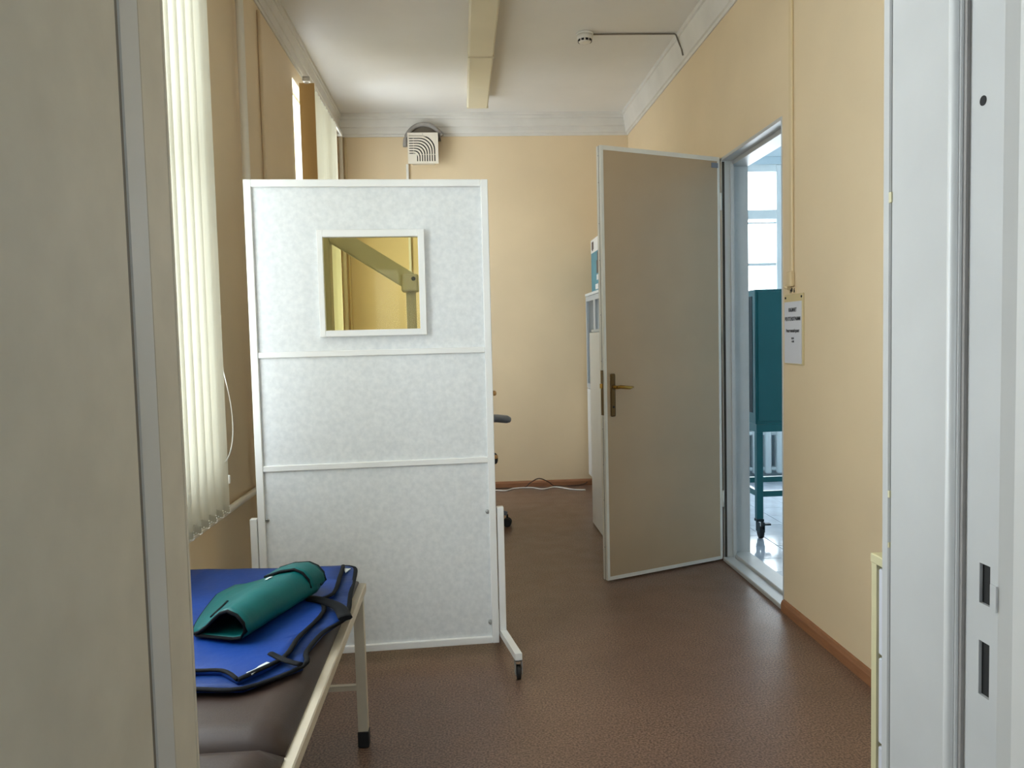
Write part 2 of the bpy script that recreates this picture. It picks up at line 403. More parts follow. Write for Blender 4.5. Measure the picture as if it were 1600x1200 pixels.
# ------------------------------------------------------------------ side room seen through the doorway
SX = RX+.15
SC = 2.80
ft = struct('floor_side', strip((SX, 3.9, 2.9, 6.65, -.1, -.006)), 'grout', 'tiled floor of the side room')
tb = NB(); TS = .245; box(tb, .0015, TS-.0015, .0015, TS-.0015, -.006, .0, bev=.001)
t0 = obj('tile', tb, 'tile', ft); first = True
ox, oy = SX+.002, 2.955
for i in range(9):
    for j in range(14):
        t = t0 if first else t0.copy()
        if not first: C.objects.link(t); t.parent = ft
        first = False
        t.location = (ox+i*TS, oy+j*TS, random.uniform(-.0006, .0002))
struct('wall_side_left', strip((SX-.0, SX+.01, D2[1]+.05, BY, 0, SC)), 'sidewall')
struct('wall_side_right', strip((3.7, 3.9, 2.9, 6.65, 0, SC)), 'sidewall')
struct('wall_side_front', strip((SX, 3.9, 2.75, 2.95, 0, SC)), 'sidewall')
WX0, WX1, WZ0, WZ1 = 1.78, 3.65, .50, 2.64
struct('wall_side_back', strip((SX, WX0, BY, BY+.15, 0, SC), (WX1, 3.9, BY, BY+.15, 0, SC), (WX0, WX1, BY, BY+.15, 0, WZ0), (WX0, WX1, BY, BY+.15, WZ1, SC)), 'sidewall', 'pale wall around the side room window')
struct('ceiling_side', strip((SX, 3.9, 2.75, 6.65, SC, SC+.1)), 'sidewall')
struct('trim_6', prism(NB(), [(0, 2.70), (.012, 2.70), (.05, 2.77), (.055, SC), (0, SC)], (SX, BY, 0), (3.7, BY, 0), (0, -1, 0)), 'sidewall', 'cornice above the side room window')
b = NB(); gy = BY+.02
for x0, x1 in ((WX0, WX0+.05), (WX1-.05, WX1), (2.66, 2.715), (3.1, 3.15)): box(b, x0, x1, gy, gy+.07, WZ0, WZ1, bev=.004)
for x0, x1 in ((WX0+.05, 2.66), (2.715, 3.1), (3.15, WX1-.05)):
    box(b, x0, x1, gy, gy+.07, WZ0, WZ0+.05); box(b, x0, x1, gy, gy+.07, 2.58, WZ1); box(b, x0, x1, gy-.012, gy+.07, 2.185, 2.265, bev=.006)
    box(b, x0, x1, gy+.01, gy+.06, 2.15, 2.165); box(b, x0, x1, gy+.01, gy+.06, 1.80, 1.825)
w3 = struct('window_3', b, 'white', 'bright window of the side room behind the teal cabinet')
obj('pane', strip((WX0+.05, WX1-.05, gy+.035, gy+.04, WZ0+.05, 2.58)), 'pane', w3)
obj('sill', strip((WX0-.05, WX1+.03, BY-.12, BY+.02, WZ0-.04, WZ0)), 'white', w3)

rd = thing('radiator', 'pale ribbed radiator under the side room window', 'radiator', (2.9, 6.40, 0))
sb = NB(); box(sb, -.027, .027, -.045, .045, .06, .44, bev=.018, segs=3)
s0 = obj('section', sb, 'radiator', rd, smooth=True)
for k in range(14):
    s = s0 if k == 0 else s0.copy()
    if k: C.objects.link(s); s.parent = rd
    s.location = (-.78+k*.1, 0, 0)
for zz in (.10, .40):
    b = NB(); cyl(b, (-.8, 0, zz), (.57, 0, zz), .018); obj('manifold_pipe', b, 'radiator', rd)
for x in (-.68, .42): obj('foot', strip((x-.015, x+.015, -.03, .03, 0, .07)), 'radiator', rd)

tc = thing('teal_cabinet', 'teal metal cabinet on a wheeled stand in the side room', 'cabinet', (2.1, 4.85, 0))
def T_(n, bm, m, p=tc, **k): return obj(n, bm, m, p, (2.1, 4.85, 0), **k)
x0, x1, ya, yb = 1.745, 2.45, 4.60, 5.10
bd = T_('body', strip((x0, x1, ya, yb, .69, 1.50), bev=.008, segs=2), 'tealpaint')
T_('front_door', strip((x0+.012, x1-.012, ya-.008, ya, .71, 1.485), bev=.003), 'tealpaint')
b = NB()
for k in range(15): box(b, x0-.004, x0, ya+.10, yb-.06, .80+k*.043, .825+k*.043)
T_('vent_louver', b, 'tealdark', kind='stuff')
T_('side_panel', strip((x0-.002, x0, ya+.05, yb-.03, .76, 1.46)), 'tealdark')
b = NB(); box(b, x0+.006, x1, ya+.005, ya+.035, .645, .69); box(b, x0+.006, x1, yb-.035, yb-.005, .645, .69); box(b, x0+.006, x0+.036, ya+.035, yb-.035, .645, .69); box(b, x1-.03, x1, ya+.035, yb-.035, .645, .69)
T_('stand_frame', b, 'tealpaint')
for r_ in ((x0+.046, x1-.04, ya+.010, ya+.035), (x0+.046, x1-.04, yb-.035, yb-.01), (x0+.012, x0+.037, ya+.046, yb-.046), (x1-.035, x1-.01, ya+.046, yb-.046)): T_('cross_bar', strip((*r_, .25, .285)), 'tealpaint')
for lx in (x0+.006, x1-.046):
    for ly in (ya+.005, yb-.045):
        T_('leg', strip((lx, lx+.04, ly, ly+.04, .115, .645), bev=.003), 'tealpaint')
        cx_, cy_ = lx+.02, ly+.02
        b = NB(); box(b, cx_-.022, cx_+.022, cy_-.022, cy_+.022, .100, .115); box(b, cx_-.017, cx_-.013, cy_-.05, cy_+.01, .04, .1); box(b, cx_+.013, cx_+.017, cy_-.05, cy_+.01, .04, .1)
        box(b, cx_+.01, cx_+.05, cy_-.06, cy_-.03, .085, .095)
        c_ = T_('caster', b, 'tealdark')
        b = NB(); lathe(b, [(.02, -.012), (.036, -.010), (.036, .010), (.02, .012)], (cx_, cy_-.022, .036), 18, 'x'); T_('wheel', b, 'rubber', c_)

# ------------------------------------------------------------------ vertical blinds on the left wall
BX = LX+.075
def make_blind(label, y0, y1, slats, zt, zb, group='vertical blinds on the left wall'):
    o = thing('vertical_blind', label, 'blind', (BX, (y0+y1)/2, zb), 0, group); sh = (BX, (y0+y1)/2, zb)
    b = NB()   # channel rail: top plate, two sides with lips
    box(b, BX-.02, BX+.02, y0, y1, zt+.018, zt+.022)
    for s in (-1, 1):
        box(b, BX+s*.0185-.0015, BX+s*.0185+.0015, y0, y1, zt, zt+.018)
        box(b, min(BX+s*.0185, BX+s*.011), max(BX+s*.0185, BX+s*.011), y0, y1, zt-.0015, zt)
    obj('rail', b, 'pvc', o, sh)
    for ye in (y0+.004, y1-.004): obj('end_cap', strip((BX-.021, BX+.021, ye-.004, ye+.004, zt-.002, zt+.024)), 'pvc', o, sh)
    for (y, deg) in slats:
        a = math.radians(deg); dx, dy = math.cos(a), math.sin(a)      # deg 90 = flat along the wall, 0 = square to it
        b = NB(); rows = []
        for zz in (zb+.012, zb+.7, zb+1.4, zt-.010):
            rows.append([b.verts.new((BX+dx*u*.0445 - dy*.0025*(1-u*u), y+dy*u*.0445 + dx*.0025*(1-u*u), zz)) for u in (-1, -.5, 0, .5, 1)])
        for r0, r1 in zip(rows, rows[1:]):
            for k in range(4): f = b.faces.new((r0[k], r0[k+1], r1[k+1], r1[k])); f.smooth = True
        s = obj('slat', b, 'slatend' if deg < 30 else 'blind', o, sh)
        if deg < 30: s['label'] = 'tan end slat turned square to the wall'
        b = NB(); tube(b, [(BX, y, zt+.012), (BX, y, zt-.012)], .002, 6); box(b, BX-abs(dx)*.012-.002, BX+abs(dx)*.012+.002, y-abs(dy)*.012-.002, y+abs(dy)*.012+.002, zt-.014, zt-.006)
        obj('hanger', b, 'pvc', s, sh)
        b = NB()   # weight plate along the foot of the slat
        vs = [b.verts.new((BX+dx*u+n*dy*.001, y+dy*u-n*dx*.001, zz)) for n in (-1, 1) for (u, zz) in ((-.042, zb+.002), (.042, zb+.002), (.042, zb+.02), (.012, zb+.034), (-.012, zb+.034), (-.042, zb+.02))]
        b.faces.new(vs[:6]); b.faces.new(vs[6:][::-1])
        for k in range(6): b.faces.new((vs[k], vs[(k+1) % 6], vs[6+(k+1) % 6], vs[6+k]))
        obj('weight', b, 'blind', s, sh)
    # bead chain linking the weights
    b = NB()
    for (ya, _), (yb, _) in zip(slats, slats[1:]):
        for k in range(9):
            t = k/8; p = (BX+.028+.012*math.sin(PI*t), ya+(yb-ya)*t, zb+.032-.016*math.sin(PI*t))
            bmesh.ops.create_icosphere(b, subdivisions=1, radius=.0022, matrix=Matrix.Translation(p))
    obj('bottom_chain', b, 'pvc', o, sh, kind='stuff')
    return o, sh
sl = [(2.845-i*.076, 72+(i*37 % 9)-4) for i in range(9)]  # unseen near half has no slats, so sky light reaches the screen
bl, sh = make_blind('cream vertical blind nearest the camera, drawn over the far half of its window, with a bead cord', 1.32, 2.93, sl, 2.79, .640)
pts = []
for k in range(150):
    t = k/149
    if t < .46: q = (BX+.012, 2.895, 2.78-t/.46*1.62)
    elif t < .54: s = (t-.46)/.08; q = (BX+.012+.026*math.sin(s*PI/2), 2.895, 1.16-s*.20)
    else:
        s = (t-.54)/.46; q = (BX+.038 - .045*s*s, 2.895-.03*s*s, .96-.14*math.sin(s*PI/2))
    pts.append(q)
b = NB()
for k in range(0, 560):
    t = k/559*149; i = min(148, int(t)); p = Vector(pts[i]).lerp(Vector(pts[i+1]), t-i)
    bmesh.ops.create_icosphere(b, subdivisions=1, radius=.0024, matrix=Matrix.Translation(p))
obj('bead_cord', b, 'pvc', bl, sh, kind='stuff')
obj('cord_clip', strip((BX+.006, BX+.02, 2.888, 2.90, .745, .775), bev=.002), 'pvc', bl, sh)
sl = [(4.815, 4)] + [(4.895+i*.072, 42+(i*29 % 9)) for i in range(12)]
make_blind('cream vertical blind farther along the left wall, above the screen', 4.80, 6.08, sl, 2.79, .640)

# ------------------------------------------------------------------ pipes of the left wall
b = NB(); tube(b, [(LX+.036, 3.53, 0), (LX+.036, 3.53, 3.0)], .017, 14); tag(obj('riser_pipe', b, 'wpipe', smooth=False), 'white painted vertical pipe on the left wall between the two blinds', 'pipe')
b = NB(); tube(b, [(LX+.010, 3.98, .02), (LX+.010, 3.98, 2.86)], .009, 8); tag(obj('wall_conduit', b, 'wall'), 'thin wall-coloured conduit running up the left wall beside the pipe', 'conduit')
b = NB(); tube(b, [(LX+.028, 1.0, .612), (LX+.028, 2.4, .612), (LX+.028, 3.508, .606), (LX+.028, 6.05, .60)], .014, 12); tag(obj('heating_pipe', b, 'wpipe'), 'horizontal cream pipe running along the left wall under the near blind', 'pipe')
b = NB(); tube(b, [(-.918, 6.40, 0), (-.918, 6.40, 2.88)], .017, 12); tag(obj('corner_pipe', b, 'wpipe'), 'thicker vertical pipe in the far left corner', 'pipe')
b = NB(); tube(b, [(-.893, 6.484, .055), (-.893, 6.484, 2.88)], .012, 10); tag(obj('corner_conduit', b, 'pipe'), 'thinner vertical conduit on the end wall in the far left corner', 'conduit')

# ------------------------------------------------------------------ ceiling lights, smoke detector, fan
for k, (ya, yb, lb) in enumerate(((4.925, 5.985, 'cream box ceiling light nearest the end wall'), (3.84, 4.905, 'cream box ceiling light nearer the camera'))):
    o = thing('ceiling_light', lb, 'light', (.163, (ya+yb)/2, CZ), 0, 'cream ceiling lights in a row'); sh = (.163, (ya+yb)/2, CZ)
    b = NB(); box(b, .092, .236, ya+.02, yb-.02, CZ-.03, CZ, bev=.003); obj('body', b, 'creamdark', o, sh)
    b = NB(); prism(b, [(-.078, CZ-.03), (-.078, CZ-.085), (-.068, CZ-.098), (.068, CZ-.098), (.078, CZ-.085), (.078, CZ-.03)], (.163, ya+.004, 0), (.163, yb-.004, 0), (1, 0, 0)); obj('diffuser', b, 'cream', o, sh)
    for ye, s in ((ya, 1), (yb, -1)): obj('end_cap', strip((.083, .243, min(ye, ye+s*.008), max(ye, ye+s*.008), CZ-.101, CZ-.025), bev=.003), 'cream', o, sh)
sd = thing('smoke_detector', 'white smoke detector on the ceiling right of the lights', 'smoke detector', (.785, 4.80, CZ)); sh = (.785, 4.80, CZ)
b = NB(); lathe(b, [(.052, CZ-.012), (.052, CZ)], (.785, 4.80, 0), 28); obj('base', b, 'pvc', sd, sh)
b = NB(); lathe(b, [(.020, CZ-.056), (.036, CZ-.053), (.040, CZ-.040), (.047, CZ-.034), (.047, CZ-.012)], (.785, 4.80, 0), 28); obj('head', b, 'pvc', sd, sh)
b = NB()
for k in range(10):
    t = 2*PI*k/10+.15; box(b, -.008, .008, -.0015, .0015, -.006, .006)
    bmesh.ops.transform(b, matrix=Matrix.Translation((.785+math.sin(t)*.0405, 4.80-math.cos(t)*.0405, CZ-.045)) @ Matrix.Rotation(t, 4, 'Z'), verts=b.verts[-8:])
obj('vent_slot', b, 'dark', sd, sh)
b = NB(); tube(b, [(.835, 4.80, CZ-.006), (1.1, 4.795, CZ-.006), (1.330, 4.79, CZ-.007), (1.338, 4.788, 3.045), (1.345, 4.785, 3.024), (1.357, 4.778, 2.985), (1.366, 4.768, 2.95), (1.372, 4.765, 2.918)], .005, 8)
tag(obj('detector_wire', b, 'wire'), 'thin grey wire from the smoke detector across the ceiling onto the cornice', 'wire')

fn = thing('exhaust_fan', 'beige square exhaust fan with curved slots high on the end wall', 'fan', (-.265, BY, 2.764)); sh = (-.265, BY, 2.764)
x0, x1, z0, z1, fy = -.388, -.147, 2.644, 2.886, 6.372
obj('housing', strip((x0+.006, x1-.002, fy+.012, 6.398, z0+.004, z1-.004), bev=.008, segs=2), 'fan', fn, sh)
# front plate pierced by eight concentric L-shaped slots: built as the ribs between them over a dark backing
obj('backing', strip((x0+.012, x1-.02, fy+.008, fy+.012, z0+.018, z1-.03)), 'dark', fn, sh)
def lband(bm, d0, d1, y0, y1):
    """band whose outer edge is d1 and inner edge d0 from the lower left corner of the slot field, top right corner rounded"""
    cx_, cz_ = x0+.012, z0+.018
    def path(d):
        r = d*.55; p = [(0, d)]
        for k in range(9):
            t = PI/2*(1-k/8); p.append((d-r+r*math.cos(t), d-r+r*math.sin(t)))
        p.append((d, 0)); return p
    A, B_ = path(d0), path(d1)
    V = [[bm.verts.new((cx_+p[0], yy, cz_+p[1])) for p in P] for P in (A, B_) for yy in (y0, y1)]
    n = len(A)
    for i in range(n-1):
        bm.faces.new((V[0][i], V[0][i+1], V[2][i+1], V[2][i])); bm.faces.new((V[1][i], V[3][i], V[3][i+1], V[1][i+1]))
        bm.faces.new((V[0][i], V[1][i], V[1][i+1], V[0][i+1])); bm.faces.new((V[2][i], V[2][i+1], V[3][i+1], V[3][i]))
    for i in (0, n-1): bm.faces.new((V[0][i], V[2][i], V[3][i], V[1][i]))
b = NB()
for k in range(7): lband(b, .0675+.0195*k, .0785+.0195*k, fy, fy+.008)
obj('rib', b, 'fan', fn, sh)
b = NB()
box(b, x0, x0+.012, fy, fy+.012, z0, z1); box(b, x0+.012, x1, fy, fy+.012, z0, z0+.018)
box(b, x0+.012, x0+.0715, fy, fy+.008, z0+.018, z0+.0775)
# outer field right and above the last slot, with its rounded inner corner
d = .205; r = d*.55; cx_, cz_ = x0+.012, z0+.018; W_, H_ = x1-cx_, z1-cz_
inner = [(0, d)] + [(d-r+r*math.cos(PI/2*(1-k/8)), d-r+r*math.sin(PI/2*(1-k/8))) for k in range(9)] + [(d, 0)]
outer = [(0, H_)] + [(W_*min(1, .25+k/8*1.5), H_) if k <= 4 else (W_, H_*(1-(k-4)/4*.8)) for k in range(9)] + [(W_, 0)]
V = [[b.verts.new((cx_+p[0], yy, cz_+p[1])) for p in P] for P in (inner, outer) for yy in (fy, fy+.012)]
for i in range(len(inner)-1):
    b.faces.new((V[0][i], V[0][i+1], V[2][i+1], V[2][i])); b.faces.new((V[0][i], V[1][i], V[1][i+1], V[0][i+1])); b.faces.new((V[2][i], V[2][i+1], V[3][i+1], V[3][i]))
obj('front_plate', b, 'fan', fn, sh)
b = NB()
for k in range(8): box(b, x0+.045+.0, x0+.048, fy+.001, fy+.007, z0+.018+.061+.0195*k, z0+.018+.069+.0195*k)
for k in range(8): box(b, x0+.012+.061+.0195*k, x0+.012+.069+.0195*k, fy+.001, fy+.007, z0+.07, z0+.073)
obj('slot_bridge', b, 'fan', fn, sh, kind='stuff')
b = NB(); lathe(b, [(.004, fy-.002), (.004, fy)], (-.268, 0, z1-.012), 10, 'y'); obj('screw', b, 'steel', fn, sh)
b = NB(); box(b, -.36, -.18, 6.399, BY, 2.66, 2.795); obj('neck', b, 'fan', fn, sh)
dc = thing('duct_collar', 'grey arched duct collar in the end wall above the exhaust fan', 'duct', (-.258, BY, 2.80)); sh = (-.258, BY, 2.80)
b = NB(); tube(b, [(-.258+.152*math.cos(math.radians(a)), 6.412, 2.802+.158*math.sin(math.radians(a))) for a in range(186, 20, -6)], .018, 12); obj('rim', b, 'duct', dc, sh)
b = NB(); P = [(-.258+.140*math.cos(math.radians(a)), 2.802+.146*math.sin(math.radians(a))) for a in range(18, 163, 6)]
v0 = [b.verts.new((x, 6.428, z)) for x, z in P]; v1 = [b.verts.new((x, BY, z)) for x, z in P]; n = len(P)
b.faces.new(v0); b.faces.new(v1[::-1])
for k in range(n): b.faces.new((v0[k], v0[(k+1) % n], v1[(k+1) % n], v1[k]))
obj('back_plate', b, 'wire', dc, sh)  # dark plate added for the shade inside the arch
b = NB(); box(b, -.412, -.392, 6.478, BY, 1.2, 2.665, bev=.002); tag(obj('fan_conduit', b, 'pvc'), 'white cable trunking on the end wall below the exhaust fan', 'conduit')

# ------------------------------------------------------------------ right wall: trunking and sign plate
b = NB(); box(b, RX-.012, RX, 3.256, 3.284, 1.49, 2.89, bev=.003); tr = obj('cable_trunking', b, 'pipe'); tag(tr, 'cream vertical trunking on the right wall above the sign plate', 'conduit')
b = NB(); box(b, RX-.022, RX, 3.248, 3.292, 1.435, 1.50, bev=.006, segs=2); e = obj('end_box', b, 'pipe', tr)
b = NB(); cyl(b, (RX-.012, 3.285, 1.430), (RX-.012, 3.318, 1.438), .009, 10); obj('push_knob', b, 'pipe', tr)
def text_mesh(s, size, font_space=1.0):
    cu = bpy.data.curves.new('t', 'FONT'); cu.body = s; cu.size = 1.0; cu.align_x = 'CENTER'; cu.extrude = 0; cu.fill_mode = 'NONE'; cu.bevel_depth = .034; cu.bevel_resolution = 0; cu.space_character = font_space; cu.resolution_u = 4
    o = bpy.data.objects.new('t', cu); C.objects.link(o)
    bpy.context.view_layer.update()
    me = bpy.data.meshes.new_from_object(o.evaluated_get(bpy.context.evaluated_depsgraph_get()))
    bpy.data.objects.remove(o); me.transform(Matrix.Scale(size, 4)); return me
def wall_text(s, size, y, z, x, parent, m='ink', sh=(0, 0, 0), wscale=1.0):
    me = text_mesh(s, size); me.materials.clear(); me.materials.append(M[m])
    # local x -> -Y (reads towards the camera), local y -> Z, local z -> -X
    R = Matrix(((0, 0, -1, 0), (-1*wscale, 0, 0, 0), (0, 1, 0, 0), (0, 0, 0, 1)))
    me.transform(Matrix.Translation(Vector((x, y, z))-Vector(sh)) @ R)
    o = bpy.data.objects.new('lettering', me); C.objects.link(o); o.parent = parent; return o
ys, ye, zb, ztp = 3.345, 3.161, 1.105, 1.404
sg = thing('door_sign', 'grey sign plate with printed Russian lines beside the doorway on the right wall', 'sign', (RX, 3.253, 1.25)); sh = (RX, 3.253, 1.25)
obj('back_plate', strip((RX-.006, RX, ye, ys, zb, ztp), bev=.001), 'plate', sg, sh)
obj('paper_insert', strip((RX-.0085, RX-.006, ye+.012, ys-.002, zb+.006, ztp-.032)), 'paper', sg, sh)
for yy in (ye+.012, ys-.012):
    b = NB(); lathe(b, [(.005, -.0085), (.005, -.006)], (RX, yy, ztp-.014), 10, 'x'); obj('screw', b, 'dark', sg, sh)
ym = (ys+ye)/2+.004
for s_, sz, z_, ws in (('КАБИНЕТ', .021, 1.330, .82), ('РЕНТГЕНОГРАФИИ', .021, 1.292, .78), ('Рентгенлаборант', .018, 1.243, .88), ('08.00', .012, 1.213, .9), ('-14.00', .012, 1.200, .9)):
    wall_text(s_, sz, ym, z_, RX-.0088, sg, 'ink', sh, ws)
tg = thing('room_tag', 'small cream number tag between the trunking and the sign plate', 'tag', (RX, 3.268, 1.421)); sh = (RX, 3.268, 1.421)
obj('plate', strip((RX-.004, RX, 3.235, 3.305, 1.4062, 1.432)), 'pipe', tg, sh)
wall_text('№ 6', .026, 3.268, 1.410, RX-.0043, tg, 'ink', sh)

# ------------------------------------------------------------------ protective screen on casters
A = Vector((-.786, 2.98, 0)); Bp = Vector((.1135, 3.03, 0)); W_ = (Bp-A).length
sc = thing('protective_screen', 'white wheeled protective screen with a small yellow glass window', 'screen', A, math.atan2(Bp.y-A.y, Bp.x-A.x))
zb, zt, fw = .052, 1.852, .027
b = NB(); box(b, 0, fw, 0, .034, zb, zt, bev=.002); box(b, W_-fw, W_, 0, .034, zb, zt, bev=.002); box(b, fw, W_-fw, 0, .034, zt-fw, zt, bev=.002); box(b, fw, W_-fw, 0, .034, zb, zb+fw, bev=.002)
obj('frame', b, 'frame', sc)
for (l, r_) in ((1.205, 1.200), (.778, .775)):
    b = NB(); box(b, fw, W_-fw, .002, .030, l-.011, l+.011, bev=.002); obj('rail', b, 'frame', sc)
wx0, wx1, wz0, wz1 = .258, .655, 1.268, 1.665     # outer window frame
ix0, ix1, iz0, iz1 = .279, .630, 1.292, 1.638     # glass opening
b = NB(); p0, p1 = .012, .022
for r_ in ((fw, ix0, p0, p1, 1.216, zt-fw), (ix1, W_-fw, p0, p1, 1.216, zt-fw), (ix0, ix1, p0, p1, 1.216, iz0), (ix0, ix1, p0, p1, iz1, zt-fw)): box(b, *r_)
obj('panel', b, 'screen', sc)
obj('panel', strip((fw, W_-fw, p0, p1, .789, 1.194)), 'screen', sc)
obj('panel', strip((fw, W_-fw, p0, p1, zb+fw, .767)), 'screen', sc)
b = NB()
for r_ in ((wx0, ix0, -.012, .012, wz0, wz1), (ix1, wx1, -.012, .012, wz0, wz1), (ix0, ix1, -.012, .012, wz0, iz0), (ix0, ix1, -.012, .012, iz1, wz1)): box(b, *r_, bev=.0015)
wf = obj('window_frame', b, 'frame', sc)
obj('lead_glass', strip((ix0, ix1, .013, .019, iz0, iz1)), 'lead', wf)
for x, z in ((fw+.006, .583), (W_-fw-.006, .574), (W_-fw-.006, .135), (fw+.006, .135)):
    b = NB(); lathe(b, [(.004, .002), (.008, .004), (.008, .012)], (x, 0, z), 12, 'y'); obj('bolt', b, 'steel', sc)
for z, r_ in ((1.035, .010), (.786, .008)):
    b = NB(); lathe(b, [(r_, 0), (r_, .010), (r_*.6, .014)], (W_, .02, z), 12, 'x'); o = obj('edge_knob', b, 'tan', sc); o['label'] = 'tan knob on the edge of the screen'
for sx in (0, 1):
    xa, xb = (W_+.004, W_+.030) if sx else (-.030, -.004)
    o = obj('support_post', strip((xa, xb, .004, .032, .10, .590), bev=.002), 'frame', sc)
    b = NB(); yf = -.235
    sl_ = .030 if sx else 0
    P = [(xa, .012), (xb, .012), (xb+sl_, yf), (xa+sl_, yf)]
    P = [(xa, .25), (xb, .25), (xb, .032)] + [(xb, .012), (xb+sl_, yf), (xa+sl_, yf), (xa, .012)]
    lo = [b.verts.new((p[0], p[1], .075)) for p in P]; hi = [b.verts.new((p[0], p[1], .10)) for p in P]
    b.faces.new(lo[::-1]); b.faces.new(hi)
    for k in range(len(P)): b.faces.new((lo[k], lo[(k+1) % len(P)], hi[(k+1) % len(P)], hi[k]))
    obj('foot', b, 'frame', sc)
    for yc, off in ((yf+.022, sl_), (.225, 0)):
        xc = (xa+xb)/2+off
        b = NB(); lathe(b, [(.016, .067), (.016, .075)], (xc, yc, 0), 14); box(b, xc-.014, xc-.010, yc-.02, yc+.014, .02, .067); box(b, xc+.010, xc+.014, yc-.02, yc+.014, .02, .067)
        c_ = obj('caster', b, 'steel', sc)
        b = NB(); lathe(b, [(.012, -.009), (.026, -.007), (.026, .007), (.012, .009)], (xc, yc-.006, .0262), 20, 'x'); obj('wheel', b, 'rubber', c_)

# ------------------------------------------------------------------ examination couch
cl = (-.60, 1.75, 0)
ch = thing('examination_couch', 'brown vinyl examination couch with cream metal frame under the aprons', 'couch', cl)
X0, X1, Y0, Y1 = -.87, -.318, .96, 2.425
def Cc(n, bm, m, p=ch, **k): return obj(n, bm, m, p, cl, **k)
b = NB(); t_ = .026
box(b, X1-t_, X1, Y0, Y1, .474, .502, bev=.003); box(b, X0, X0+t_, Y0, Y1, .474, .502, bev=.003); box(b, X0+t_, X1-t_, Y1-t_, Y1, .474, .502); box(b, X0+t_, X1-t_, Y0, Y0+t_, .474, .502)
Cc('frame', b, 'couchmetal')
def cushion(x0, x1, y0, y1, z0, zt, sag):
    b = NB(); nx, ny = 14, 24; R_ = .035; g = []
    for j in range(ny+1):
        row = []
        for i in range(nx+1):
            u, v = i/nx, j/ny; x = x0+(x1-x0)*u; y = y0+(y1-y0)*v
            ex = min(x-x0, x1-x)/R_; ey = min(y-y0, y1-y)/R_
            e = min(1, ex, ey); dz = 0 if e >= 1 else -R_*.8*(1-math.sqrt(max(0, 1-(1-e)**2)))
            row.append(b.verts.new((x, y, zt+dz-sag*math.sin(PI*v)*math.sin(PI*u)**2)))
        g.append(row)
    for j in range(ny):
        for i in range(nx): f = b.faces.new((g[j][i], g[j][i+1], g[j+1][i+1], g[j+1][i])); f.smooth = True
    rim = g[0][:] + [g[j][nx] for j in range(1, ny+1)] + [g[ny][i] for i in range(nx-1, -1, -1)] + [g[j][0] for j in range(ny-1, 0, -1)]
    lo = [b.verts.new((v.co.x, v.co.y, z0)) for v in rim]; n = len(rim)
    for k in range(n): b.faces.new((rim[k], rim[(k+1) % n], lo[(k+1) % n], lo[k]))
    b.faces.new(lo[::-1]); return b
Cc('cushion', cushion(X0+.004, X1-.022, 1.405, Y1-.004, .470, .535, .012), 'vinyl')
Cc('head_cushion', cushion(X0+.004, X1-.022, Y0+.004, 1.397, .470, .535, .006), 'vinyl')
for lx, dx in ((X1-.034, -.012), (X0+.004, .012)):
    for ly in (Y1-.046, Y0+.02):
        b = NB(); P = []
        for (zz, off) in ((.05, 0), (.474, dx*.2)):
            P.append([b.verts.new((lx+off+a, ly+c, zz)) for a, c in ((0, 0), (.03, 0), (.03, .03), (0, .03))])
        b.faces.new(P[0][::-1]); b.faces.new(P[1])
        for k in range(4): b.faces.new((P[0][k], P[0][(k+1) % 4], P[1][(k+1) % 4], P[1][k]))
        lg = Cc('leg', b, 'couchmetal')
        Cc('rubber_foot', strip((lx-.002, lx+.032, ly-.002, ly+.032, 0, .052), bev=.003), 'rubber', lg)
for ly in (Y1-.04, Y0+.026): Cc('cross_bar', strip((X0+.034, X1-.034, ly, ly+.016, .178, .194)), 'couchmetal')

# ------------------------------------------------------------------ aprons on the couch
def drape(poly, z, th, amp, seed, cuts=3):
    b = NB()
    vs = [b.verts.new((x, y, 0)) for x, y in poly]; f = b.faces.new(vs)
    bmesh.ops.triangulate(b, faces=[f], quad_method='BEAUTY', ngon_method='BEAUTY')
    bmesh.ops.subdivide_edges(b, edges=b.edges[:], cuts=cuts, use_grid_fill=True)
    bmesh.ops.subdivide_edges(b, edges=b.edges[:], cuts=1, use_grid_fill=True)
    ext = bmesh.ops.extrude_face_region(b, geom=b.faces[:])
    top = [e for e in ext['geom'] if isinstance(e, bmesh.types.BMVert)]
    ts = set(top)
    for v in b.verts:
        d = noise.noise(Vector((v.co.x*9+seed, v.co.y*9, seed)))*amp
        zz = z(v.co.x, v.co.y) if callable(z) else z
        v.co.z = zz + (th+d if v in ts else 0)
    for f in b.faces: f.smooth = True
    return b
def bind(bm, pts, z, r=.0055, sub=4, amp=0, seed=0, flat=.6):
    P = []
    n = len(pts)
    for i in range(n-1):
        a = pts[max(i-1, 0)]; p = pts[i]; q = pts[i+1]; d = pts[min(i+2, n-1)]
        for k in range(sub):
            t = k/sub
            c = [0.5*((2*p[j])+(-a[j]+q[j])*t+(2*a[j]-5*p[j]+4*q[j]-d[j])*t*t+(-a[j]+3*p[j]-3*q[j]+d[j])*t**3) for j in (0, 1)]
            P.append((c[0], c[1]))
    P.append(pts[-1][:2])
    tube(bm, [(x, y, (z(x, y) if callable(z) else z) + noise.noise(Vector((x*9+seed, y*9, seed)))*amp) for x, y in P], r, 8, flat)
    return bm
lower = [(-.863, 2.470), (-.398, 2.465), (-.365, 2.452), (-.346, 2.405), (-.332, 2.195), (-.318, 2.007), (-.357, 1.90), (-.374, 1.786), (-.367, 1.703), (-.468, 1.606), (-.574, 1.616), (-.72, 1.63), (-.855, 1.66)]
upper = [(-.860, 2.445), (-.387, 2.430), (-.376, 2.278), (-.373, 2.154), (-.408, 2.116), (-.376, 2.023), (-.401, 1.855), (-.409, 1.744), (-.431, 1.689), (-.481, 1.618), (-.529, 1.668), (-.594, 1.682), (-.72, 1.69), (-.850, 1.72)]
al = (-.6, 2.05, .536)
